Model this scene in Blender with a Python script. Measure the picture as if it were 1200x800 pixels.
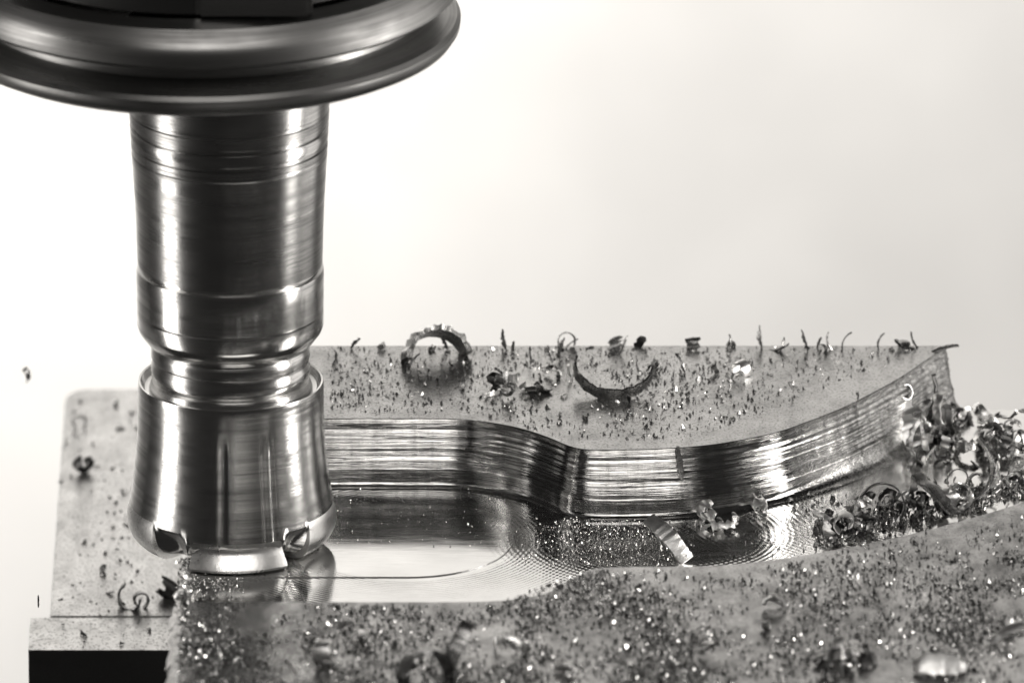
import bpy, bmesh, math, random
from mathutils import Vector, Matrix, Euler, noise

# 1 Blender unit = 1 cm
sc = bpy.context.scene
for o in list(bpy.data.objects):
    bpy.data.objects.remove(o)
C = sc.collection
R = math.radians
random.seed(7)

# ------------------------------------------------------------------ camera
ELEV = R(20.0)
DIST = 200.0
FPX = 20000.0                       # focal length in pixels of a 1200 px wide picture
VIEW = Vector((0, math.cos(ELEV), -math.sin(ELEV)))
UP = Vector((0, math.sin(ELEV), math.cos(ELEV)))
CAM = -DIST * VIEW
cd = bpy.data.cameras.new('camera')
cd.sensor_width = 36.0
cd.lens = 36.0 * FPX / 1200.0
cd.clip_start = 1.0
cd.clip_end = 2000.0
cd.dof.use_dof = True
cd.dof.focus_distance = DIST - 3.6
cd.dof.aperture_fstop = 0.42
cam = bpy.data.objects.new('camera', cd)
C.objects.link(cam)
cam.location = CAM
cam.rotation_euler = (R(90) - ELEV, 0, 0)
sc.camera = cam

# ------------------------------------------------------------------ light
w = bpy.data.worlds.new('World')
sc.world = w
w.use_nodes = True
w.node_tree.nodes['Background'].inputs[0].default_value = (1.0, 0.96, 0.915, 1)
w.node_tree.nodes['Background'].inputs[1].default_value = 0.022


def area(name, loc, target, sx, sy, power, col=(1, 0.962, 0.915)):
    l = bpy.data.lights.new(name, 'AREA')
    l.shape = 'RECTANGLE'
    l.size, l.size_y = sx, sy
    l.energy = power
    l.color = col
    o = bpy.data.objects.new(name, l)
    C.objects.link(o)
    o.location = loc
    o.rotation_euler = (Vector(target) - Vector(loc)).to_track_quat('-Z', 'Y').to_euler()
    return o


area('backdrop_lamp', (-12, 40, -1), (-12, 60, -2), 14, 24, 12700)
area('added_backdrop_lamp', (-3, 34, 30), (-3, 60, 29), 44, 16, 9500)  # added unseen lamp; brightens the backdrop as mirrored in floor and top faces
area('left_softbox', (-43, -13, -4), (-3, -5, -6), 15, 56, 10500)
area('right_softbox', (39, -11, -2), (-2, -5, -4), 9, 60, 25000)
area('added_front_softbox', (3, -40, 38), (0, -4, 0), 34, 18, 6000)  # unseen lamp added high in front to brighten the channel wall ledges
area('rear_right_softbox', (40, 13, -2), (0, -3, -3), 22, 56, 4300)

sc.view_settings.view_transform = 'Standard'
sc.view_settings.look = 'None'
sc.view_settings.exposure = 0.0
sc.view_settings.gamma = 1.0
sc.render.engine = 'CYCLES'
sc.cycles.use_denoising = True
sc.cycles.max_bounces = 10
sc.cycles.glossy_bounces = 8
sc.cycles.sample_clamp_indirect = 8.0


# ------------------------------------------------------------------ helpers
def on_z(px, py, z):
    """point of the photograph on the horizontal plane at height z"""
    d = VIEW + Vector((1, 0, 0)) * ((px - 600) / FPX) + UP * ((400 - py) / FPX)
    t = (z - CAM.z) / d.z
    return CAM + d * t


def on_y(px, py, y):
    d = VIEW + Vector((1, 0, 0)) * ((px - 600) / FPX) + UP * ((400 - py) / FPX)
    t = (y - CAM.y) / d.y
    return CAM + d * t


def link(name, me, mats, parent=None):
    o = bpy.data.objects.new(name, me)
    C.objects.link(o)
    for m in (mats if isinstance(mats, (list, tuple)) else [mats]):
        if len(me.materials) < (len(mats) if isinstance(mats, (list, tuple)) else 1):
            me.materials.append(m)
    if parent is not None:
        o.parent = parent
        o.matrix_parent_inverse = Matrix.Translation(-parent.location) if parent.type == 'EMPTY' else Matrix()
    return o


def mesh(name, verts, faces, smooth=False):
    me = bpy.data.meshes.new(name)
    me.from_pydata([tuple(v) for v in verts], [], faces)
    me.update()
    if smooth:
        me.polygons.foreach_set('use_smooth', [True] * len(me.polygons))
    return me


def thing(name, loc, label, cat, group=None):
    o = bpy.data.objects.new(name, None)
    C.objects.link(o)
    o.location = loc
    o.empty_display_size = 0.2
    tag(o, label, cat, group)
    return o


def tag(o, label, cat=None, group=None, kind=None):
    o['label'] = label
    if cat:
        o['category'] = cat
    if group:
        o['group'] = group
    if kind:
        o['kind'] = kind
    return o


def smoothstep(a, b, x):
    t = min(1, max(0, (x - a) / (b - a)))
    return t * t * (3 - 2 * t)


# ------------------------------------------------------------------ materials
def new_mat(name):
    m = bpy.data.materials.new(name)
    m.use_nodes = True
    nt = m.node_tree
    b = nt.nodes['Principled BSDF']
    return m, nt, b


def N(nt, typ, **kw):
    n = nt.nodes.new(typ)
    for k, v in kw.items():
        setattr(n, k, v)
    return n


def val(nt, op, a, b=None, c=None):
    n = N(nt, 'ShaderNodeMath', operation=op)
    for i, s in enumerate((a, b, c)):
        if s is None:
            continue
        if isinstance(s, (int, float)):
            n.inputs[i].default_value = s
        else:
            nt.links.new(s, n.inputs[i])
    return n.outputs[0]


def ramp(nt, fac, p0, c0, p1, c1):
    n = N(nt, 'ShaderNodeMapRange')
    n.inputs['From Min'].default_value = p0
    n.inputs['From Max'].default_value = p1
    n.inputs['To Min'].default_value = c0
    n.inputs['To Max'].default_value = c1
    nt.links.new(fac, n.inputs['Value'])
    return n.outputs[0]


def grey(nt, fac):
    n = N(nt, 'ShaderNodeCombineColor')
    nt.links.new(fac, n.inputs[0])
    nt.links.new(val(nt, 'MULTIPLY', fac, 0.998), n.inputs[1])
    nt.links.new(val(nt, 'MULTIPLY', fac, 0.99), n.inputs[2])
    return n.outputs[0]


def tex(nt, src, scale, sx=1, sy=1, sz=1, detail=3, rough=0.55):
    mp = N(nt, 'ShaderNodeMapping')
    mp.inputs['Scale'].default_value = (sx, sy, sz)
    nt.links.new(src, mp.inputs['Vector'])
    n = N(nt, 'ShaderNodeTexNoise')
    n.inputs['Scale'].default_value = scale
    n.inputs['Detail'].default_value = detail
    n.inputs['Roughness'].default_value = rough
    nt.links.new(mp.outputs[0], n.inputs['Vector'])
    return n.outputs[0]


def bump(nt, b, h, strength, dist):
    n = N(nt, 'ShaderNodeBump')
    n.inputs['Strength'].default_value = strength
    n.inputs['Distance'].default_value = dist
    nt.links.new(h, n.inputs['Height'])
    nt.links.new(n.outputs[0], b.inputs['Normal'])


def turned_steel(name, base=0.55, rough=0.2, ring=1.0, aniso=0.75):
    m, nt, b = new_mat(name)
    co = N(nt, 'ShaderNodeTexCoord').outputs['Object']
    rings = tex(nt, co, 1.0, 0.25, 0.25, 7, 3, 0.6)
    fine = tex(nt, co, 1.0, 0.6, 0.6, 75, 2, 0.6)
    smear = tex(nt, co, 1.0, 1.3, 1.3, 3.2, 3, 0.6)
    s = val(nt, 'ADD', val(nt, 'MULTIPLY', rings, 0.55), val(nt, 'ADD', val(nt, 'MULTIPLY', fine, 0.25), val(nt, 'MULTIPLY', smear, 0.2)))
    col = ramp(nt, s, 0.36, base * 0.45, 0.62, base * 1.45)
    nt.links.new(grey(nt, col), b.inputs['Base Color'])
    b.inputs['Metallic'].default_value = 1.0
    nt.links.new(ramp(nt, s, 0.35, rough * 1.5, 0.65, rough * 0.7), b.inputs['Roughness'])
    b.inputs['Anisotropic'].default_value = aniso
    tg = N(nt, 'ShaderNodeTangent', direction_type='RADIAL', axis='Z')
    nt.links.new(tg.outputs[0], b.inputs['Tangent'])
    h = val(nt, 'ADD', rings, val(nt, 'MULTIPLY', fine, 0.35))
    bump(nt, b, h, 0.12 * ring, 0.02)
    return m


def plain_steel(name, base, rough, mottled=0.2, metallic=1.0, bmp=0.1, scale=6.0):
    m, nt, b = new_mat(name)
    co = N(nt, 'ShaderNodeTexCoord').outputs['Object']
    n1 = tex(nt, co, scale, detail=5)
    n2 = tex(nt, co, scale * 9, detail=2)
    s = val(nt, 'ADD', val(nt, 'MULTIPLY', n1, 0.65), val(nt, 'MULTIPLY', n2, 0.35))
    nt.links.new(grey(nt, ramp(nt, s, 0.32, base * (1 - mottled), 0.68, base * (1 + mottled))), b.inputs['Base Color'])
    nt.links.new(ramp(nt, s, 0.32, rough * 1.25, 0.68, rough * 0.8), b.inputs['Roughness'])
    b.inputs['Metallic'].default_value = metallic
    bump(nt, b, s, bmp, 0.02)
    return m


def land_steel(name, base, rough, dirt):
    """flat ground face, oily, dulled by fine grime in patches"""
    m, nt, b = new_mat(name)
    co = N(nt, 'ShaderNodeTexCoord').outputs['Object']
    big = tex(nt, co, 0.7, 1, 0.5, 1, 4, 0.6)
    mid = tex(nt, co, 5.0, 1, 0.6, 1, 4, 0.6)
    spk = tex(nt, co, 34.0, 1, 0.6, 1, 2, 0.6)
    s = val(nt, 'ADD', val(nt, 'MULTIPLY', big, 0.5), val(nt, 'MULTIPLY', mid, 0.5))
    c = ramp(nt, s, 0.36, base * (1 - dirt), 0.6, base * (1 + 0.35 * dirt))
    k = ramp(nt, spk, 0.36, 0.45, 0.47, 1.0)
    nt.links.new(grey(nt, val(nt, 'MULTIPLY', c, k)), b.inputs['Base Color'])
    nt.links.new(ramp(nt, s, 0.35, rough * 1.3, 0.65, rough * 0.8), b.inputs['Roughness'])
    b.inputs['Metallic'].default_value = 0.9
    bump(nt, b, val(nt, 'ADD', mid, val(nt, 'MULTIPLY', spk, 0.5)), 0.22, 0.02)
    return m


def wall_steel(name, base=0.52, rough=0.12):
    """milled wall: horizontal tool ridges, vertical chatter towards the curved end (UV: arc length, height)"""
    m, nt, b = new_mat(name)
    uv = N(nt, 'ShaderNodeUVMap').outputs[0]
    sep = N(nt, 'ShaderNodeSeparateXYZ')
    nt.links.new(uv, sep.inputs[0])
    lines = tex(nt, uv, 1.0, 0.5, 26, 1, 3, 0.6)
    fine = tex(nt, uv, 1.0, 2.2, 90, 1, 2, 0.6)
    vert = tex(nt, uv, 1.0, 9.0, 0.9, 1, 3, 0.6)
    scal = tex(nt, uv, 1.0, 7.0, 20, 1, 4, 0.75)
    far = ramp(nt, sep.outputs[0], 7.2, 0.0, 8.6, 1.0)
    far = val(nt, 'MINIMUM', val(nt, 'MAXIMUM', far, 0.0), 1.0)
    near = val(nt, 'SUBTRACT', 1.0, far)
    s = val(nt, 'ADD', val(nt, 'MULTIPLY', lines, 0.6), val(nt, 'MULTIPLY', fine, 0.4))
    s2 = val(nt, 'ADD', val(nt, 'MULTIPLY', scal, 0.75), val(nt, 'MULTIPLY', vert, 0.25))
    h = val(nt, 'ADD', val(nt, 'MULTIPLY', s, near), val(nt, 'MULTIPLY', s2, far))
    cs = val(nt, 'ADD', val(nt, 'MULTIPLY', h, 0.8), val(nt, 'MULTIPLY', vert, 0.2))
    nt.links.new(grey(nt, ramp(nt, cs, 0.36, base * 0.35, 0.62, base * 1.5)), b.inputs['Base Color'])
    nt.links.new(ramp(nt, h, 0.35, rough * 1.35, 0.65, rough * 0.7), b.inputs['Roughness'])
    b.inputs['Metallic'].default_value = 1.0
    st = val(nt, 'ADD', val(nt, 'MULTIPLY', s, val(nt, 'MULTIPLY', near, 0.9)), val(nt, 'MULTIPLY', s2, val(nt, 'MULTIPLY', far, 5.0)))
    bump(nt, b, st, 0.22, 0.03)
    return m


def floor_steel(name, centres):
    """mirror-bright milled floor with the arcs the cutter leaves"""
    m, nt, b = new_mat(name)
    co = N(nt, 'ShaderNodeTexCoord').outputs['Object']
    wob = tex(nt, co, 1.2, detail=2)
    total = None
    for (cx, cy, cz, r0, r1, per, amp) in centres:
        d = N(nt, 'ShaderNodeVectorMath', operation='DISTANCE')
        nt.links.new(co, d.inputs[0])
        d.inputs[1].default_value = (cx, cy, cz)
        dist = val(nt, 'ADD', d.outputs['Value'], val(nt, 'MULTIPLY', wob, 0.08))
        s = val(nt, 'SINE', val(nt, 'MULTIPLY', dist, 2 * math.pi / per))
        up = N(nt, 'ShaderNodeMapRange', interpolation_type='SMOOTHSTEP')
        up.inputs['From Min'].default_value = r0
        up.inputs['From Max'].default_value = r0 + 0.15
        nt.links.new(dist, up.inputs['Value'])
        dn = N(nt, 'ShaderNodeMapRange', interpolation_type='SMOOTHSTEP')
        dn.inputs['From Min'].default_value = r1
        dn.inputs['From Max'].default_value = r1 - 0.6
        nt.links.new(dist, dn.inputs['Value'])
        s = val(nt, 'MULTIPLY', val(nt, 'MULTIPLY', s, amp), val(nt, 'MULTIPLY', up.outputs[0], dn.outputs[0]))
        total = s if total is None else val(nt, 'ADD', total, s)
    fine = tex(nt, co, 3.0, 1, 7, 1, 3, 0.6)
    h = val(nt, 'ADD', total, val(nt, 'MULTIPLY', fine, 0.2))
    nt.links.new(grey(nt, ramp(nt, tex(nt, co, 1.5, detail=4), 0.3, 0.62, 0.7, 0.74)), b.inputs['Base Color'])
    nt.links.new(ramp(nt, fine, 0.3, 0.15, 0.7, 0.07), b.inputs['Roughness'])
    b.inputs['Metallic'].default_value = 1.0
    bump(nt, b, h, 0.10, 0.008)
    return m


M_nose = turned_steel('turned_steel_nose', 0.42, 0.2, 0.8, 0.35)
M_band = turned_steel('polished_band_steel', 0.7, 0.16, 0.3, 0.3)
M_cut = turned_steel('turned_cutter_steel', 0.6, 0.18, 0.7, 0.35)
M_flange = turned_steel('dark_flange_steel', 0.25, 0.34, 0.3, 0.2)
M_black = plain_steel('gap_shade_steel', 0.03, 0.5, 0.3, 0.6)  # near-black colour paints the shade of the gap above the flange
M_insert = plain_steel('bright_carbide', 0.85, 0.3, 0.12, 1.0, 0.15, 3.0)
M_land = land_steel('oily_ground_steel', 0.4, 0.25, 0.3)
M_frontland = land_steel('oily_grimy_steel', 0.30, 0.22, 0.85)
M_wall = wall_steel('milled_wall_steel')
M_side = plain_steel('sawn_side_steel', 0.4, 0.4, 0.3)
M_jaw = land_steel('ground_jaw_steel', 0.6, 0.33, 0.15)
M_jawfront = plain_steel('shaded_bar_front', 0.12, 0.35, 0.3)  # bar front looks dark by reflection; that darkness is painted into the colour
M_glint = plain_steel('glinting_grit_steel', 0.8, 0.2, 0.1, 1, 0.0, 9.0)
M_chip = [plain_steel('bright_chip_steel', 0.8, 0.32, 0.2, 1, 0.4, 9.0),
          plain_steel('grey_chip_steel', 0.42, 0.26, 0.3, 1, 0.5, 9.0),
          plain_steel('dark_chip_steel', 0.14, 0.3, 0.4, 1, 0.5, 9.0)]

# ------------------------------------------------------------------ backdrop
bv, bf = [], []
prof = [(60, 70), (60, -30), (58.5, -37), (55, -42), (50, -44), (20, -45)]
for (y, z) in prof:
    bv += [(-110, y, z), (110, y, z)]
for i in range(len(prof) - 1):
    bf.append((2 * i, 2 * i + 1, 2 * i + 3, 2 * i + 2))
m, nt, b = new_mat('white_paper')
co = N(nt, 'ShaderNodeTexCoord').outputs['Object']
nt.links.new(grey(nt, ramp(nt, tex(nt, co, 0.16, detail=3), 0.3, 0.70, 0.7, 0.86)), b.inputs['Base Color'])
b.inputs['Roughness'].default_value = 0.9
tag(link('backdrop', mesh('backdrop', bv, bf, True), m), 'plain white paper backdrop behind the milling machine', 'backdrop', kind='structure')

# ------------------------------------------------------------------ steel block
ZF = -0.8                                         # channel floor
XL = on_z(213, 705, 0).x                          # left side
XR = 8.6
YB = on_z(600, 405, 0).y                          # back side
YF = -15.0


def catmull(pts, n=10):
    out = []
    for i in range(len(pts) - 1):
        p0 = pts[max(i - 1, 0)]
        p1, p2 = pts[i], pts[i + 1]
        p3 = pts[min(i + 2, len(pts) - 1)]
        for k in range(n):
            t = k / n
            out.append(0.5 * ((2 * p1) + (p2 - p0) * t + (2 * p0 - 5 * p1 + 4 * p2 - p3) * t * t + (3 * p1 - p0 - 3 * p2 + p3) * t ** 3))
    out.append(pts[-1].copy())
    return out


back_px = [(300, 490), (380, 490), (450, 490), (515, 490), (545, 491.2), (570, 493.8), (600, 499), (628, 506.5), (652, 516), (668, 522.5), (684, 526),
           (712, 526.8), (755, 526), (800, 524), (850, 518.5), (900, 508.5), (940, 497), (1000, 471.5), (1050, 444), (1080, 425.5), (1109, 408)]
front_px = [(300, 705), (420, 705), (520, 705), (575, 704), (615, 700), (645, 693), (665, 682), (682, 671), (700, 666), (740, 664), (800, 663.5), (850, 661.5),
            (900, 656.5), (950, 649), (1000, 640), (1050, 629.5), (1100, 617.5), (1150, 603.5), (1200, 587.5), (1260, 563), (1330, 530)]


def plan(pxs):
    return [on_z(x, y, 0) for x, y in pxs]


bk = plan(back_px)
bk[-1].y = YB
bk = catmull([Vector((XL, bk[0].y, 0))] + bk, 8)
for _ in range(14):                               # ease the bends
    bk = [bk[0]] + [Vector((bk[k].x, (bk[k - 1].y + 2 * bk[k].y + bk[k + 1].y) / 4, 0)) for k in range(1, len(bk) - 1)] + [bk[-1]]
fr = plan(front_px)
fr = catmull([Vector((XL, fr[0].y, 0))] + fr, 8)
fr = [p for p in fr if p.x <= XR]
fr.append(Vector((XR, fr[-1].y + 0.2, 0)))


def plan_normals(curve, side):
    ns = []
    for i in range(len(curve)):
        a = curve[max(i - 1, 0)]
        c = curve[min(i + 1, len(curve) - 1)]
        t = (c - a).normalized()
        ns.append(Vector((t.y, -t.x, 0)) * side)
    return ns


bkn = plan_normals(bk, 1)        # points to the channel (towards the camera)
frn = plan_normals(fr, -1)

block = thing('steel_block', (0, -7, ZF - 3.2), 'oily steel workpiece block with a curved channel milled across its top', 'workpiece')

# lower body with the floor of the channel, a low round-ended step on it
SLOT_Y, SLOT_R, SLOT_X, SLOT_D = on_z(480, 633, ZF).y, 1.2, on_z(478, 633, ZF).x, -0.012
ZS = ZF - SLOT_D
outline = [(XL, YF), (XR, YF), (XR, YB), (XL, YB)]
arc = [(SLOT_X + SLOT_R * math.cos(a), SLOT_Y + SLOT_R * math.sin(a)) for a in [R(90 - 180 * k / 40) for k in range(41)]]
slot = [(XL, SLOT_Y + SLOT_R)] + arc + [(XL, SLOT_Y - SLOT_R)]
fv = [(x, y, ZF) for x, y in outline + slot]
centres = [(SLOT_X, SLOT_Y, ZF, 1.26, 2.6, 0.055, 1.0), (SLOT_X + 3.0, SLOT_Y + 0.2, ZF, 1.0, 2.3, 0.07, 0.6), (5.0, -3.0, ZF, 1.2, 4.2, 0.07, 0.4),
           (SLOT_X - 1.5, SLOT_Y - 2.6, ZF, 1.1, 1.3, 0.12, 0.15)]
M_floor = floor_steel('bright_milled_floor', centres)
me = mesh('channel_floor', fv, [tuple(range(len(fv)))])
bm = bmesh.new(); bm.from_mesh(me)
bmesh.ops.triangulate(bm, faces=bm.faces[:])
for f in bm.faces:
    if f.normal.z < 0:
        f.normal_flip()
bm.to_mesh(me); bm.free()
link('channel_floor', me, M_floor, block)
# slot bottom and its small step
sv = [(x, y, ZF) for x, y in slot] + [(x, y, ZS) for x, y in slot]
n = len(slot)
sf = [tuple(range(2 * n - 1, n - 1, -1))]
me = mesh('milled_step', sv, sf)
bm = bmesh.new(); bm.from_mesh(me)
for f in bm.faces:
    if abs(f.normal.z) > 0.9 and f.normal.z < 0:
        f.normal_flip()
bmesh.ops.triangulate(bm, faces=[f for f in bm.faces if len(f.verts) > 4])
bm.to_mesh(me); bm.free()
link('milled_step', me, M_floor, block)
link('step_edge', mesh('step_edge', sv, [(i, i + 1, n + i + 1, n + i) for i in range(n - 1)]), M_side, block)
# sides of the lower body
zb = -4.0
bv = [(XL, YF, ZF), (XR, YF, ZF), (XR, YB, ZF), (XL, YB, ZF), (XL, YF, zb), (XR, YF, zb), (XR, YB, zb), (XL, YB, zb),
      (XL, SLOT_Y + SLOT_R, ZF), (XL, SLOT_Y + SLOT_R, ZS), (XL, SLOT_Y - SLOT_R, ZS), (XL, SLOT_Y - SLOT_R, ZF)]
bf = [(0, 4, 5, 1), (1, 5, 6, 2), (2, 6, 7, 3), (3, 7, 4, 0, 11, 10, 9, 8), (4, 7, 6, 5)]
link('body', mesh('body', bv, bf), M_side, block)


def sweep(name, curve, normals, profile, material, xfun=None):
    """wall swept along a plan curve; profile: (offset towards the channel, z)"""
    verts, faces, uvs = [], [], []
    s = 0.0
    npf = len(profile)
    for i, p in enumerate(curve):
        if i:
            s += (p - curve[i - 1]).length
        for (off, z) in (xfun(p, profile) if xfun else profile):
            verts.append(p + normals[i] * off + Vector((0, 0, z)))
            uvs.append((s, z))
    for i in range(len(curve) - 1):
        for k in range(npf - 1):
            a = i * npf + k
            faces.append((a, a + 1, a + npf + 1, a + npf))
    me = mesh(name, verts, faces, True)
    ul = me.uv_layers.new(name='UVMap')
    for lp in me.loops:
        ul.data[lp.index].uv = uvs[lp.vertex_index]
    return link(name, me, material, block)


rng = random.Random(5)
# sawtooth ridges: upright faces parted by narrow ledges that face upwards
wprof = [(0.0, 0.0), (0.010, -0.006), (0.004, -0.030)]
z, o_ = -0.030, 0.004
while z > -0.56:
    up_h = rng.uniform(0.012, 0.05)
    led = rng.uniform(0.008, 0.03)
    z -= up_h
    o_ -= up_h * rng.uniform(0.05, 0.2)
    wprof.append((o_, z))
    z -= led
    o_ += led * rng.uniform(0.5, 0.85)
    wprof.append((o_, z))
wprof.append((o_, -0.64))
WO = o_
NF = 9


def wall_profile(p, prof):
    f = 0.09 + 0.13 * smoothstep(2.6, 4.4, p.x)
    out = list(prof)
    z0 = ZF + f
    out = [(o, max(z, z0) if z < -0.4 else z) for o, z in out]
    for k in range(NF + 1):
        a = k / NF * math.pi / 2
        out.append((WO + f * (1 - math.cos(a)), z0 - f * math.sin(a)))
    return out


def prof_len_fix(p, prof):
    return wall_profile(p, prof)


full = wall_profile(bk[0], wprof)


def sweep_back():
    verts, faces, uvs = [], [], []
    s = 0.0
    npf = len(full)
    for i, p in enumerate(bk):
        if i:
            s += (p - bk[i - 1]).length
        for (off, z) in wall_profile(p, wprof):
            off2 = off + 0.010 * noise.noise(Vector((s * 1.3, z * 4, 0)))
            q = p + bkn[i] * off2 + Vector((0, 0, z))
            q.y = min(q.y, YB)
            verts.append(q)
            uvs.append((s, z))
    for i in range(len(bk) - 1):
        for k in range(npf - 1):
            a = i * npf + k
            faces.append((a, a + 1, a + npf + 1, a + npf))
    me = mesh('channel_wall', verts, faces, True)
    me.set_sharp_from_angle(angle=R(28))
    ul = me.uv_layers.new(name='UVMap')
    for lp in me.loops:
        ul.data[lp.index].uv = uvs[lp.vertex_index]
    return link('channel_wall', me, M_wall, block)


sweep_back()
sweep('channel_front_wall', fr, frn, [(0.0, 0.0), (0.012, -0.012), (0.012, ZF + 0.1), (0.04, ZF + 0.03), (0.1, ZF)], M_wall)


def land(name, curve, far_pts, material):
    """flat top of one side of the block with its outer faces"""
    top = [Vector((p.x, p.y, 0)) for p in curve]
    loop = top + [Vector((x, y, 0)) for x, y in far_pts]
    me = bpy.data.meshes.new(name)
    bm = bmesh.new()
    vs = [bm.verts.new(p) for p in loop]
    f = bm.faces.new(vs)
    f.normal_update()
    if f.normal.z < 0:
        f.normal_flip()
    nc = len(top)
    low = {}
    idx = [nc - 1] + list(range(nc, len(loop))) + [0]
    for i in idx:
        low[i] = bm.verts.new(loop[i] + Vector((0, 0, ZF)))
    for a, c in zip(idx[:-1], idx[1:]):
        g = bm.faces.new((vs[a], vs[c], low[c], low[a]))
        g.material_index = 1
    bmesh.ops.triangulate(bm, faces=[f])
    bm.to_mesh(me); bm.free()
    return link(name, me, [material, M_side], block)


land('back_land', bk, [(XL, YB)], M_land)
land('front_land', fr, [(XR, YF), (XL, YF)], M_frontland)

yfe = fr[0].y
cv = []
rg0 = random.Random(9)
NC = 60
for k in range(NC + 1):
    y = YF + (yfe - YF) * k / NC
    j1, j2 = rg0.uniform(-0.012, 0.012), rg0.uniform(-0.03, 0.03)
    cv += [(XL - 0.002, y, 0.002 + abs(j1)), (XL - 0.07 + j1, y, -0.03 + j1), (XL - 0.13 + j2, y, -0.13 + j2), (XL - 0.003, y, -0.3)]
cf = [(k * 4 + q, k * 4 + q + 1, k * 4 + q + 5, k * 4 + q + 4) for k in range(NC) for q in range(3)] + [(NC * 4 + 0, NC * 4 + 1, NC * 4 + 2, NC * 4 + 3)]
link('burred_edge', mesh('burred_edge', cv, cf), M_land, block)

# ------------------------------------------------------------------ vise below, left of the block
ZJ = -3.0
jaw = thing('vise_jaw', (-4.6, 3, ZJ - 1.2), 'pale ground steel vise plate with a rounded corner, left of the block', 'vise')
xa = on_z(67, 600, ZJ).x
y1 = on_z(100, 455, ZJ).y
y0 = on_z(100, 722, ZJ).y
rc = 0.32
ol = [(xa, y0), (1.0, y0), (1.0, y1)] + [(xa + rc - rc * math.sin(R(a)), y1 - rc + rc * math.cos(R(a))) for a in range(0, 91, 10)]


def prism(ol, z0, z1, bev=0.03, seg=2):
    me = bpy.data.meshes.new('prism')
    bm = bmesh.new()
    lo = [bm.verts.new((x, y, z0)) for x, y in ol]
    hi = [bm.verts.new((x, y, z1)) for x, y in ol]
    k = len(ol)
    bm.faces.new(lo[::-1]); bm.faces.new(hi)
    for i in range(k):
        bm.faces.new((lo[i], lo[(i + 1) % k], hi[(i + 1) % k], hi[i]))
    bmesh.ops.recalc_face_normals(bm, faces=bm.faces[:])
    if bev:
        ed = [e for e in bm.edges if all(abs(v.co.z - z1) < 1e-6 for v in e.verts)]
        bmesh.ops.bevel(bm, geom=ed, offset=bev, segments=seg, affect='EDGES', profile=0.5)
    bm.to_mesh(me); bm.free()
    return me


link('jaw_plate', prism(ol, ZJ - 1.2, ZJ), M_jaw, jaw)
bar = thing('parallel_bar', (-4.6, -1.7, ZJ - 1.4), 'sharp-edged steel bar with shade painted on its front, standing below the block', 'steel bar')
xb = on_z(34, 745, ZJ).x
yb1 = y0 - 0.004
yb0 = on_z(100, 760, ZJ).y
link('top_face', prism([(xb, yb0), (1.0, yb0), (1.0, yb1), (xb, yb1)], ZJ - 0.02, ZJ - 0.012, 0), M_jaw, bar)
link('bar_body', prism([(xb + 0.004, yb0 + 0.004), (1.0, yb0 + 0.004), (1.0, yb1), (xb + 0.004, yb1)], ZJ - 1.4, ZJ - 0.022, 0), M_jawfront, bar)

# ------------------------------------------------------------------ tool holder and cutter
AX = on_z(271.5, 633, ZS).x
AY = SLOT_Y


def tz(py):
    """height at which the axis of the tool passes the picture row py"""
    return on_y(271.5, py, AY).z


def lathe(name, profile, material, parent, cx=AX, cy=AY, seg=160, rmod=None, a0=0.0, a1=360.0, close=False):
    verts, faces = [], []
    full_turn = abs(a1 - a0 - 360) < 1e-6
    cols = seg if full_turn else seg + 1
    for i in range(cols):
        a = R(a0 + (a1 - a0) * i / seg)
        for (r, z) in profile:
            rr = r + (rmod(a, r, z) if rmod else 0)
            verts.append((rr * math.cos(a), rr * math.sin(a), z))
    k = len(profile)
    for i in range(seg):
        j = (i + 1) % cols
        for q in range(k - 1):
            faces.append((i * k + q, j * k + q, j * k + q + 1, i * k + q + 1))
        if close:
            faces.append((i * k + k - 1, j * k + k - 1, j * k, i * k))
    if close and not full_turn:
        faces.append(tuple(range(k))[::-1])
        faces.append(tuple((cols - 1) * k + q for q in range(k)))
    me = mesh(name, verts, faces, True)
    bm = bmesh.new(); bm.from_mesh(me)
    bmesh.ops.recalc_face_normals(bm, faces=bm.faces[:])
    bm.to_mesh(me); bm.free()
    me.set_sharp_from_angle(angle=R(32))
    o = link(name, me, material)
    o.parent = parent
    o.location = (cx - parent.location.x, cy - parent.location.y, 0 - parent.location.z)
    return o


def densify(pts, step=0.12):
    out = [pts[0]]
    for (r0, z0), (r1, z1) in zip(pts[:-1], pts[1:]):
        k = max(1, int(math.hypot(r1 - r0, z1 - z0) / step))
        for i in range(1, k + 1):
            out.append((r0 + (r1 - r0) * i / k, z0 + (z1 - z0) * i / k))
    return out


holder = thing('tool_holder', (AX, AY, tz(400)), 'turned steel tool holder with a wide grooved flange, gripping the cutter', 'tool holder')
# clamp band and its chamfer
lathe('clamp_band', densify([(0.0, tz(402)), (0.88, tz(402)), (0.93, tz(399)), (1.045, tz(384)), (1.066, tz(378)), (1.066, tz(362)), (1.050, tz(360.5)), (1.050, tz(359)), (1.068, tz(357.5)),
                             (1.072, tz(316)), (1.066, tz(312)), (1.03, tz(310)), (1.03, tz(307)), (0.95, tz(306))]), M_band, holder)
# nose, slightly waisted, with turned rings near the top
np_ = [(1.0, tz(307)), (1.056, tz(306.5)), (1.062, tz(290)), (1.068, tz(265)), (1.08, tz(235)), (1.098, tz(205)), (1.115, tz(180))]
for y, d, r in ((178, 0.010, 1.117), (166, 0.020, 1.122), (152, 0.008, 1.130), (146, 0.022, 1.132), (128, 0.012, 1.142)):
    np_ += [(r, tz(y)), (r - d, tz(y - 1.5)), (r - d, tz(y - 5)), (r + 0.003, tz(y - 6.5))]
np_ += [(1.155, tz(100)), (1.17, tz(60)), (1.2, tz(30))]
lathe('nose', densify(np_, 0.2), M_nose, holder)
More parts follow.
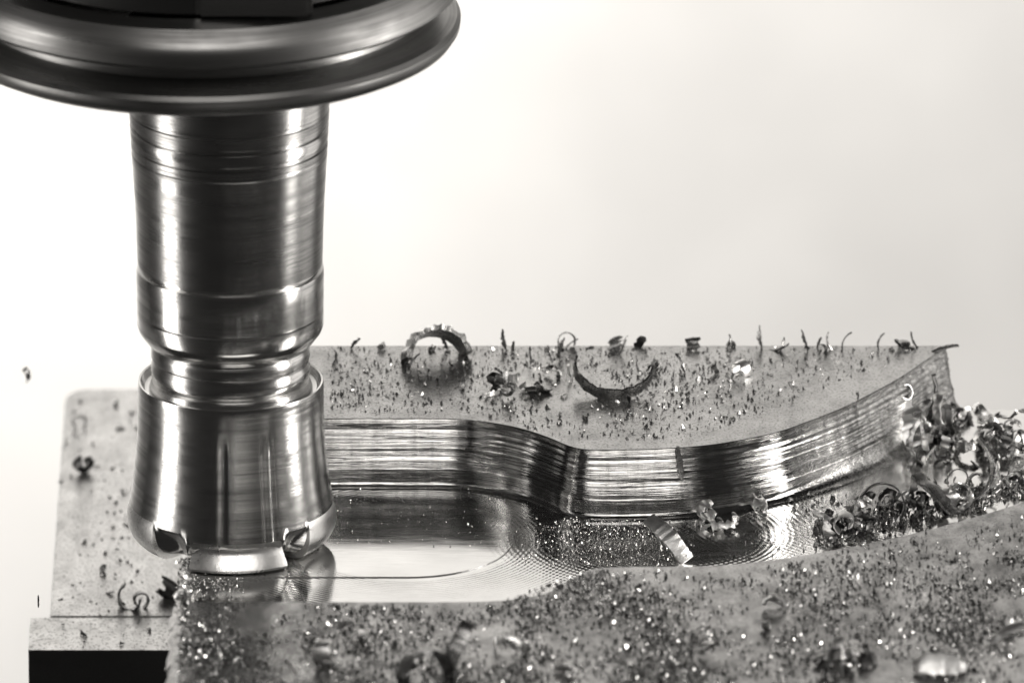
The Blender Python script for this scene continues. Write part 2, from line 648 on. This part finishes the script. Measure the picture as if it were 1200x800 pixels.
# flange: lower rim, gripper groove, upper rim
FX = AX - 0.33
z0 = tz(45)
fl = [(1.1, z0 + 0.02), (2.5, z0), (2.78, z0 + 0.03), (2.90, z0 + 0.09), (2.96, z0 + 0.18), (2.97, z0 + 0.26), (2.93, z0 + 0.31), (2.60, z0 + 0.42), (2.60, z0 + 0.52), (2.90, z0 + 0.62), (2.955, z0 + 0.67),
      (2.96, z0 + 0.80), (2.93, z0 + 0.88), (2.86, z0 + 0.98), (2.80, z0 + 1.06), (2.6, z0 + 1.12)]
lathe('flange', densify(fl, 0.3), M_flange, holder, FX, AY, 220)
lathe('spindle_nose', densify([(2.55, z0 + 1.16), (2.5, z0 + 1.6), (2.6, z0 + 2.6), (0.5, z0 + 2.6)], 0.4), M_black, holder, FX, AY, 160)
# drive key standing in front of the dark recess
ky = AY - 2.62
ka, kb = on_y(229, 20, ky), on_y(366, 20, ky)
kk = link('drive_key', prism([(ka.x, ky), (kb.x, ky), (kb.x, ky + 0.8), (ka.x, ky + 0.8)], z0 + 1.16, z0 + 2.5, 0.03), M_flange)
kk.parent = holder
kk.location = -holder.location
bm = bmesh.new(); bm.from_mesh(kk.data)
bmesh.ops.bevel(bm, geom=[e for e in bm.edges if abs(e.verts[0].co.z - e.verts[1].co.z) > 0.5], offset=0.06, segments=2, affect='EDGES')
bm.to_mesh(kk.data); bm.free()

cutter = thing('milling_cutter', (AX, AY, ZS), 'flared indexable milling cutter standing in the channel of the block', 'milling cutter')
lathe('shank', densify([(0.86, tz(398)), (0.90, tz(404)), (0.91, tz(408)), (0.91, tz(415)), (0.897, tz(417)), (0.897, tz(423)), (0.91, tz(425)), (0.91, tz(436)), (0.902, tz(438)), (0.902, tz(444)), (0.92, tz(448)), (0.95, tz(456)), (0.96, tz(470))], 0.1),
      M_cut, cutter)


def flutes(a, r, z):
    d = math.degrees(a) % 360
    m = 0.0
    if z < tz(470) and r > 0.7:
        for c, wd, dp in ((266, 3.0, 0.012), (291, 2.0, 0.010), (296, 1.6, 0.010), (60, 4, 0.02), (130, 4, 0.02)):
            t = abs((d - c + 180) % 360 - 180) / wd
            if t < 1:
                m -= dp * (1 - t * t) * smoothstep(tz(470), tz(500), z)
    return m


def gullet(a, r, z):
    """chip gullets between the inserts, cut in the lower rim"""
    m = flutes(a, r, z)
    if z < tz(588):
        d = math.degrees(a) % 360
        for c, wd, dp in ((311, 9, 0.13), (233, 12, 0.13), (20, 12, 0.13), (140, 12, 0.13)):
            t = abs((d - c + 180) % 360 - 180) / wd
            if t < 1:
                m -= dp * (1 - t * t) * smoothstep(tz(588), tz(602), z)
        t = abs((d - 275 + 180) % 360 - 180) / 31
        if t < 1:
            m -= 0.16 * (1 - t ** 6) * smoothstep(tz(598), tz(610), z)
    return m


lathe('body', densify([(0.93, tz(453)), (0.985, tz(452)), (1.015, tz(449)), (1.035, tz(445)), (1.055, tz(444.5)), (1.064, tz(449)), (1.066, tz(480)), (1.072, tz(500)), (1.093, tz(528)), (1.118, tz(552)),
                       (1.15, tz(574)), (1.175, tz(588)), (1.18, tz(596)), (1.17, tz(605)), (1.13, tz(614)), (1.06, tz(621)), (0.95, tz(626)), (0.0, tz(628))], 0.05),
      M_cut, cutter, seg=360, rmod=gullet)
# inserts: rounded-corner blades, each a wedge of the corner profile
ip = []
for k in range(9):
    a = k / 8 * math.pi / 2
    ip.append((0.93 + 0.27 * math.cos(a), ZS + 0.30 - 0.295 * math.sin(a)))
ip = [(1.165, ZS + 0.50), (1.19, ZS + 0.46), (1.202, ZS + 0.38)] + ip + [(0.62, ZS + 0.005), (0.62, ZS + 0.1), (0.88, ZS + 0.14), (1.0, ZS + 0.22), (1.08, ZS + 0.34), (1.09, ZS + 0.5)]
lip = [(1.06, ZS + 0.34), (1.05, ZS + 0.28), (1.055, ZS + 0.24), (1.075, ZS + 0.20), (1.115, ZS + 0.14), (1.15, ZS + 0.09), (1.172, ZS + 0.05), (1.16, ZS + 0.02), (1.11, ZS + 0.004),
       (0.62, ZS + 0.004), (0.62, ZS + 0.1), (0.88, ZS + 0.2), (0.92, ZS + 0.34)]
for (c, h) in ((275, 29), (338, 19), (203, 19), (92, 26)):
    lathe('insert', lip if c == 275 else ip, M_insert, cutter, seg=20, a0=c - h, a1=c + h, close=True)

# ------------------------------------------------------------------ chips
def chip_mesh(seed, r0, r1, ang, pitch, wid, th, seg=16, jag=0.12, wtaper=0.0, phase=0.0):
    """curled ribbon about local Z; r0..r1 spiral radius, ang degrees, pitch rise, width along Z, sawtooth edge"""
    rg = random.Random(seed)
    verts, faces = [], []
    for i in range(seg + 1):
        t = i / seg
        a = R(ang) * (t - 0.5) + R(phase)
        r = r0 + (r1 - r0) * t
        c = Vector((r * math.cos(a), r * math.sin(a), pitch * (t - 0.5)))
        n = Vector((math.cos(a), math.sin(a), 0))
        wl = wid * (1 - wtaper * abs(2 * t - 1) ** 2)
        lo = -wl / 2 * (1 + rg.uniform(-jag, jag))
        hi = wl / 2 * (1 + rg.uniform(-jag, jag) * 2)
        rip = th * 0.35 * rg.uniform(-1, 1)
        for (o, z) in ((th / 2 + rip, lo), (th / 2 + rip + th * 0.5, (lo + hi) / 2), (th / 2 + rip, hi), (-th / 2, hi), (-th / 2, lo)):
            verts.append(c + n * o + Vector((0, 0, z)))
    for i in range(seg):
        for k in range(5):
            a, b_ = i * 5 + k, i * 5 + (k + 1) % 5
            faces.append((a, b_, b_ + 5, a + 5))
    faces.append((0, 1, 2, 3, 4)[::-1])
    faces.append(tuple(seg * 5 + k for k in range(5)))
    return verts, faces


def add_chip(name, p, params, rot, mat, label, group, lift=0.0, sink=0.02):
    verts, faces = chip_mesh(**params)
    if isinstance(rot[0], Vector):          # (outward normal, direction along the ribbon)
        nn = rot[0].normalized()
        tt = (rot[1] - nn * rot[1].dot(nn)).normalized()
        rm = Matrix((nn, tt, nn.cross(tt))).transposed()
    else:
        rm = Euler([R(v) for v in rot], 'XYZ').to_matrix()
    vs = [rm @ v for v in verts]
    mz = min(v.z for v in vs)
    cx = sum(v.x for v in vs) / len(vs)
    cy = sum(v.y for v in vs) / len(vs)
    vs = [Vector((v.x - cx, v.y - cy, v.z - mz - sink)) for v in vs]
    me = mesh(name, vs, faces, False)
    bm = bmesh.new(); bm.from_mesh(me)
    bmesh.ops.recalc_face_normals(bm, faces=bm.faces[:])
    bm.to_mesh(me); bm.free()
    me.polygons.foreach_set('use_smooth', [True] * len(me.polygons))
    me.set_sharp_from_angle(angle=R(50))
    o = link(name, me, mat)
    o.location = (p.x, p.y, p.z + lift)
    tag(o, label, 'metal chip', group)
    return o


def P(**k):
    d = dict(seed=1, r0=0.3, r1=0.3, ang=180, pitch=0, wid=0.15, th=0.015, seg=18, jag=0.12, wtaper=0.2, phase=0.0)
    d.update(k)
    return d


# --- the large ones, one by one
V = Vector
CH = 'curled_chip'
add_chip(CH, on_z(508, 421, 0), P(seed=11, r0=0.38, r1=0.34, ang=165, wid=0.40, th=0.06, seg=28, jag=0.05, phase=90), (58, 0, 16), M_chip[1],
         'dark arched chip standing like a bridge near the back edge of the block', None)
add_chip(CH, on_z(716, 463, 0), P(seed=12, r0=0.46, r1=0.44, ang=195, wid=0.17, th=0.025, seg=30, pitch=0.1, phase=-90), (27, 8, -6), M_chip[1],
         'long crescent-shaped chip lying open on the back top face', None)
add_chip(CH, on_z(784, 655, ZF), P(seed=13, r0=0.8, r1=0.7, ang=52, wid=0.2, th=0.025, seg=24, jag=0.05, wtaper=0.1), (V((0.1, -0.62, 0.78)), V((0.5, -0.5, -0.2))), M_chip[0],
         'bright curved ribbon chip lying alone on the channel floor', None)
add_chip(CH, on_z(1124, 588, ZF), P(seed=14, r0=0.36, r1=0.42, ang=285, wid=0.2, th=0.022, seg=36, pitch=0.1, phase=-90), (66, 0, 12), M_chip[1],
         'large ring-shaped spiral chip standing upright in the channel', None)
add_chip(CH, on_z(1122, 578, ZF), P(seed=15, r0=0.05, r1=0.15, ang=430, wid=0.06, th=0.012, seg=32), (78, 5, 10), M_chip[1],
         'small tight spiral chip inside the large ring-shaped chip', None, lift=0.1)
add_chip(CH, on_z(1034, 604, ZF), P(seed=16, r0=0.27, r1=0.25, ang=250, wid=0.1, th=0.014, seg=28, phase=90), (62, 0, -12), M_chip[2],
         'thin hoop chip standing above the fine heap on the channel floor', None)
add_chip(CH, on_z(1097, 603, ZF), P(seed=17, r0=2.6, r1=2.6, ang=16, wid=0.17, th=0.035, seg=14, jag=0.06, wtaper=0.0), (V((0.35, -0.25, 1)), V((0.48, -0.55, -0.3))), M_chip[1],
         'straight flat grey chip lying slantwise on the heap in the channel', None, lift=0.1)
slab = on_z(1060, 519, ZF)
add_chip(CH, slab, P(seed=18, r0=2.2, r1=2.2, ang=19, wid=0.3, th=0.05, seg=14, jag=0.1, wtaper=0.1), (V((0.05, -0.8, 0.58)), V((0.34, -0.25, -0.85))), M_chip[0],
         'broad pale slab chip leaning against the curved channel wall', None)
add_chip(CH, on_y(1062, 455, slab.y + 0.1), P(seed=19, r0=0.1, r1=0.08, ang=320, wid=0.04, th=0.012, seg=20, wtaper=0), (60, 50, 20), M_chip[0],
         'thin bright loop of chip perched on top of the pale slab chip', None, lift=-0.12)
add_chip(CH, on_z(1108, 411, 0), P(seed=20, r0=0.6, r1=0.5, ang=32, wid=0.07, th=0.02, seg=12, wtaper=0.6), (V((-0.5, -0.2, 0.85)), V((0.85, 0, 0.5))), M_chip[1],
         'pointed flake sticking out from the tip where the wall ends', None)
wl = on_z(797, 526, 0)
add_chip(CH, wl, P(seed=21, r0=0.9, r1=0.9, ang=26, wid=0.07, th=0.016, seg=14, wtaper=0.5), (V((0.1, -1, 0.1)), V((0.12, 0, -1))), M_chip[1],
         'narrow chip hanging over the upper edge of the channel wall', None, lift=-0.36)
add_chip(CH, on_z(1101, 787, 0), P(seed=22, r0=0.9, r1=0.9, ang=38, wid=0.24, th=0.03, seg=14, wtaper=0.5), (V((0.05, -0.7, 0.65)), V((1, 0.05, -0.1))), M_chip[0],
         'pale flat flake lying out of focus on the front top face', None)
add_chip(CH, on_z(1180, 752, 0), P(seed=23, r0=0.6, r1=0.6, ang=40, wid=0.13, th=0.03, seg=12, wtaper=0.3), (V((-0.3, -0.5, 0.8)), V((0.85, 0.2, 0.45))), M_chip[0],
         'pale crooked chip tipped up on the front top face', None)
add_chip(CH, on_z(497, 796, 0), P(seed=24, r0=0.32, r1=0.26, ang=190, wid=0.3, th=0.04, seg=18, phase=90), (76, 0, 26), M_chip[2],
         'dark hooped chip arched over the front top face', None)
add_chip(CH, on_z(537, 775, 0), P(seed=25, r0=0.6, r1=0.5, ang=55, wid=0.2, th=0.03, seg=14), (V((-0.2, -0.8, 0.4)), V((0.3, 0.1, 0.9))), M_chip[1],
         'upright chip standing beside the hooped chip on the front face', None)
add_chip(CH, on_z(908, 714, 0), P(seed=26, r0=0.14, r1=0.1, ang=190, wid=0.14, th=0.02, seg=14, phase=90), (65, 10, -20), M_chip[0],
         'single bright knot of chip near the front edge of the channel', None)
add_chip(CH, on_z(912, 708, 0), P(seed=27, r0=0.3, r1=0.3, ang=46, wid=0.12, th=0.02, seg=12), (V((0.2, -0.4, 0.9)), V((0.8, -0.4, 0.2))), M_chip[0],
         'short angled chip beside the bright knot on the front face', None)
air = add_chip('flying_chip', on_y(32, 445, 1.5), P(seed=28, r0=0.12, r1=0.1, ang=110, wid=0.09, th=0.015, seg=10), (40, 20, 30), M_chip[1],
               'tiny blurred chip flying through the air left of the tool', None)
air = add_chip('flying_chip', on_y(45, 709, -4.0), P(seed=29, r0=0.08, r1=0.08, ang=110, wid=0.02, th=0.012, seg=10), (90, 0, 90), M_chip[2],
               'tiny sharp sliver flying above the corner of the steel bar', None)


def scatter(n, seed, sampler, size, label, group, mats=(0.3, 0.4, 0.3), heap=0.0, name='metal_chip', rise=None, thin=1.0):
    rg = random.Random(seed)
    for i in range(n):
        px, py, z = sampler(rg)
        s = rg.uniform(*size) * (0.7 + 0.6 * rg.random() ** 2)
        curl = rg.random()
        if curl < 0.5:
            prm = P(seed=rg.random(), r0=s * rg.uniform(0.4, 0.6), r1=s * rg.uniform(0.25, 0.5), ang=rg.uniform(120, 330), pitch=s * rg.uniform(0, 0.6),
                    wid=s * thin * rg.uniform(0.4, 0.95), th=max(0.008, s * 0.07), seg=14, jag=0.25)
        else:
            prm = P(seed=rg.random(), r0=s * rg.uniform(0.8, 1.6), r1=s * rg.uniform(0.7, 1.4), ang=rg.uniform(30, 75), pitch=s * rg.uniform(-.3, 0.3),
                    wid=s * thin * rg.uniform(0.25, 0.6), th=max(0.008, s * 0.09), seg=9, jag=0.35, wtaper=rg.uniform(0, 0.8))
        rot = (rg.uniform(0, 360), rg.uniform(0, 360), rg.uniform(0, 360))
        u = rg.random()
        look = ('bright ' if u < mats[0] else ('grey ' if u < mats[0] + mats[1] else 'dark ')) + ('curled ' if curl < 0.5 else 'flat ')
        mt = M_chip[0] if u < mats[0] else (M_chip[1] if u < mats[0] + mats[1] else M_chip[2])
        add_chip(name, on_z(px, py, z), prm, rot, mt, look + label, group, lift=heap * rg.random() ** 1.3 * (rise(px, py) if rise else 1), sink=0.15 * s)


def box_s(x0, x1, y0_, y1_, z):
    return lambda rg: (rg.uniform(x0, x1), rg.uniform(y0_, y1_), z)


def along(pts, spread_y, z):
    def f(rg):
        k = rg.uniform(0, len(pts) - 1.0001)
        i = int(k)
        t = k - i
        (xa_, ya_), (xb_, yb_) = pts[i], pts[i + 1]
        return (xa_ + (xb_ - xa_) * t, ya_ + (yb_ - ya_) * t - spread_y * rg.random(), z)
    return f


def back_band(rg):
    while True:
        x = rg.uniform(385, 1060)
        y = rg.uniform(407, 515)
        e = 488 if x < 560 else (488 + (x - 560) / 110 * 34 if x < 670 else (522 if x < 800 else 522 - (x - 800) / 300 * 112))
        if y < e - 4:
            return (x, y, 0)


scatter(20, 31, back_band, (0.05, 0.13), 'small chip scattered on the back top face', 'chips scattered on the back top face', (0.2, 0.35, 0.45))
scatter(12, 32, box_s(575, 638, 447, 470, 0), (0.12, 0.2), 'chip in the loose cluster midway on the back top face', 'chips clustered on the back top face', (0.25, 0.35, 0.4), 0.06)
scatter(7, 33, box_s(470, 545, 425, 460, 0), (0.08, 0.14), 'chip gathered below the arched chip', 'chips below the arched chip', (0.25, 0.35, 0.4), 0.03)
for i, x in enumerate((664, 690, 716, 722, 748, 811, 856, 964, 970, 1055, 1060, 1066)):
    scatter(1, 340 + i, box_s(x - 1, x + 1, 407, 409, 0), (0.14, 0.26), 'upright chip standing along the back edge of the block', 'chips along the back edge', (0.2, 0.4, 0.4))
for i, (x, y) in enumerate(((650, 440), (668, 445), (766, 432), (770, 436), (838, 437), (868, 440), (880, 432), (928, 465), (1006, 462))):
    scatter(1, 370 + i, box_s(x - 1, x + 1, y - 1, y + 1, 0), (0.14, 0.22), 'knotted chip sitting on the back top face away from the edge', 'knotted chips on the back top face', (0.25, 0.35, 0.4))
rgs = random.Random(77)
for i in range(22):
    if i < 13:
        px, py = rgs.uniform(400, 1100), rgs.uniform(406.5, 410)
    else:
        px, py, _ = back_band(rgs)
    L = rgs.uniform(0.14, 0.3)
    r_ = rgs.uniform(0.12, 0.4)
    add_chip('metal_sliver', on_z(px, py, 0), P(seed=rgs.random(), r0=r_, r1=r_ * rgs.uniform(0.7, 1.3), ang=min(200, math.degrees(L / r_)), pitch=rgs.uniform(-0.05, 0.05), wid=rgs.uniform(0.02, 0.05), th=0.012, seg=12, jag=0.4, wtaper=0.7),
             (V((rgs.uniform(-1, 1), rgs.uniform(-1, 0.3), rgs.uniform(-0.2, 0.4))), V((rgs.uniform(-0.8, 0.8), rgs.uniform(-0.4, 0.4), 1))), M_chip[rgs.choice((1, 2, 2))],
             'hair-thin sliver sticking up along the back edge of the block' if i < 13 else 'hair-thin sliver sticking up from the back top face', 'slivers on the back top face')
# the large heap at the mouth of the channel
def heapA(rg):
    x = rg.uniform(1066, 1200)
    y = min(max(rg.gauss(516, 13), 494), 545)
    return (x, y, ZF)


def heap_rise(px, py):
    return math.exp(-((py - 512) / 17) ** 2) * (0.75 + 0.25 * math.sin(px * 0.09))


HL = 'chip in the tall heap at the far mouth of the channel'
HG = 'chips heaped at the channel mouth'
scatter(34, 41, heapA, (0.14, 0.26), 'small ' + HL, HG, (0.2, 0.3, 0.5), 0.46, rise=heap_rise, thin=0.6)
scatter(26, 411, heapA, (0.28, 0.46), 'large ' + HL, HG, (0.22, 0.35, 0.43), 0.36, rise=heap_rise, thin=0.55)
scatter(22, 42, along([(955, 641), (990, 634), (1022, 626)], 32, ZF), (0.13, 0.28), 'chip in the small heap against the front edge of the channel', 'chips heaped at the front edge', (0.35, 0.3, 0.35), 0.12)
scatter(30, 43, along([(1012, 622), (1050, 618), (1090, 612), (1118, 606)], 34, ZF), (0.13, 0.28), 'chip in the dense heap under the hoop chip', 'chips in the dense heap', (0.3, 0.3, 0.4), 0.18, thin=0.7)
scatter(26, 44, along([(1105, 606), (1150, 596), (1205, 578)], 26, ZF), (0.14, 0.3), 'chip in the row piled behind the front edge, right of the ring chip', 'chips piled along the front edge', (0.3, 0.3, 0.4), 0.18, thin=0.7)
scatter(9, 45, box_s(800, 870, 606, 626, ZF), (0.1, 0.2), 'twisted chip on the dark part of the channel floor', 'twisted chips on the channel floor', (0.7, 0.3, 0.0), 0.04)
scatter(10, 46, box_s(880, 1010, 585, 622, ZF), (0.05, 0.13), 'tiny chip crumb on the pale channel floor', 'crumbs on the pale channel floor', (0.1, 0.3, 0.6))
scatter(3, 47, box_s(885, 910, 592, 602, ZF), (0.14, 0.24), 'forked chip lying at the foot of the curved wall', 'chips at the foot of the wall', (0.6, 0.4, 0.0))
scatter(2, 48, box_s(752, 790, 592, 600, ZF), (0.12, 0.2), 'scrap lying below the straight wall', 'scraps below the straight wall', (0.8, 0.2, 0.0))
scatter(18, 49, box_s(300, 1190, 722, 800, 0), (0.12, 0.28), 'chip lying blurred among the grit on the front top face', 'chips on the front top face', (0.4, 0.3, 0.3))
scatter(9, 50, box_s(955, 1035, 774, 802, 0), (0.2, 0.4), 'chip blurred in the dark cluster on the front top face', 'chips clustered on the front top face', (0.35, 0.3, 0.35), 0.06)
for i, (x, y, s) in enumerate(((135, 470, 0.3), (92, 500, 0.16), (120, 672, 0.16), (128, 695, 0.2), (150, 710, 0.25), (165, 712, 0.22), (196, 700, 0.26), (98, 552, 0.2))):
    scatter(1, 500 + i, box_s(x, x + 1, y, y + 1, ZJ), (s, s * 1.1), 'chip lying blurred on the pale vise plate', 'chips on the vise plate', (0.2, 0.4, 0.4))
scatter(10, 52, box_s(207, 219, 672, 800, 0), (0.06, 0.14), 'ragged burr chip clinging to the left edge of the block', 'burrs on the left edge', (0.6, 0.35, 0.05), 0.0)


# ------------------------------------------------------------------ fine grit
def grit(name, label, n, seed, sampler, size, mats, clump=None, rise=0.6):
    rg = random.Random(seed)
    verts, faces, mi = [], [], []
    tries = 0
    made = 0
    while made < n and tries < n * 12:
        tries += 1
        px, py, z = sampler(rg)
        p = on_z(px, py, z)
        if clump:
            f = noise.noise(Vector((p.x * clump[0], p.y * clump[0] * 0.6, seed))) + 0.5 * noise.noise(Vector((p.x * clump[0] * 3, p.y * clump[0] * 2, seed)))
            if f + clump[1] < rg.random():
                continue
        s = size[0] + (size[1] - size[0]) * rg.random() ** 3
        a = rg.uniform(0, math.tau)
        ax = Vector((math.cos(a), math.sin(a), rg.uniform(-0.3, rise)))
        bx = Vector((-math.sin(a), math.cos(a), rg.uniform(-0.3, rise))) * rg.uniform(0.3, 0.7)
        up = Vector((rg.uniform(-.4, .4), rg.uniform(-.4, .4), rg.uniform(0.2, rise + 0.2)))
        k = len(verts)
        c = Vector((p.x, p.y, z + 0.001))
        verts += [c - ax * s * 0.5, c + ax * s * 0.5, c + bx * s * 0.6, c + up * s]
        faces += [(k, k + 2, k + 1), (k, k + 1, k + 3), (k + 1, k + 2, k + 3), (k + 2, k, k + 3)]
        u = rg.random()
        q = 0 if u < mats[0] else (1 if u < mats[0] + mats[1] else 2)
        mi += [q] * 4
        made += 1
    me = mesh(name, verts, faces)
    for m_ in [M_glint] + M_chip[1:]:
        me.materials.append(m_)
    me.polygons.foreach_set('material_index', mi)
    o = bpy.data.objects.new(name, me)
    C.objects.link(o)
    tag(o, label, 'metal grit', kind='stuff')
    return o


grit('metal_grit', 'fine dark grit sprinkled over the back top face', 4200, 61, back_band, (0.008, 0.055), (0.2, 0.3, 0.5), (0.9, 0.55), 0.9)


def front_band(rg):
    while True:
        x = rg.uniform(216, 1200)
        y = 660 + 150 * rg.random() ** 0.85
        e = 706 if x < 580 else (706 - (x - 580) / 110 * 40 if x < 690 else (666 if x < 850 else 664 - (x - 850) / 350 * 76 + 8))
        if x > 850:
            y -= (x - 850) / 350 * 70 * rg.random()
        if y > e + 2:
            return (x, y, 0)


grit('metal_grit', 'dense sparkling grit covering the front top face', 30000, 62, front_band, (0.008, 0.055), (0.24, 0.26, 0.5), (0.9, 0.36), 0.9)


def sparkle(rg):
    while True:
        x = rg.gauss(705, 55)
        y = rg.uniform(596, 662)
        if x < 800 and y > 600 + abs(x - 700) * 0.2 and y < 664 and x > 600:
            return (x, y, ZF)


grit('metal_grit', 'dense bright dust on the dark part of the channel floor', 3800, 63, sparkle, (0.008, 0.026), (0.85, 0.15, 0.0), None, 0.8)
grit('metal_grit', 'sparse bright dust specks in the shaded back of the channel', 500, 64, box_s(390, 640, 562, 640, ZS), (0.008, 0.024), (0.8, 0.2, 0.0), None, 0.8)
grit('metal_grit', 'loose dust and crumbs along the curved channel floor', 1300, 65, lambda rg: (rg.uniform(760, 1200), rg.uniform(575, 655) - max(0, 0), ZF), (0.01, 0.05), (0.35, 0.25, 0.4), (1.0, 0.4), 0.9)
grit('metal_grit', 'dark crumbs sprinkled on the pale vise plate', 520, 66, lambda rg: (rg.uniform(70, 215), rg.uniform(460, 758), ZJ - 0.005), (0.02, 0.09), (0.05, 0.35, 0.6), (0.8, 0.5), 0.5)
grit('metal_grit', 'coarse glittering crumbs mixed into the heaps in the channel', 1900, 67, along([(955, 641), (990, 634), (1040, 621), (1090, 611), (1150, 596), (1205, 578)], 30, ZF), (0.02, 0.09), (0.4, 0.25, 0.35), None, 1.1)
grit('metal_grit', 'glittering crumbs on the cut edge at the left end of the channel floor', 900, 68, lambda rg: (216 + 70 * rg.random() ** 2, rg.uniform(672, 702), ZF), (0.008, 0.03), (0.6, 0.3, 0.1), None, 0.8)
grit('metal_grit', 'burr grains along the left edge of the block', 900, 69, lambda rg: (rg.gauss(216, 3.5), rg.uniform(655, 805), -0.02), (0.015, 0.07), (0.6, 0.3, 0.1), None, 0.8)
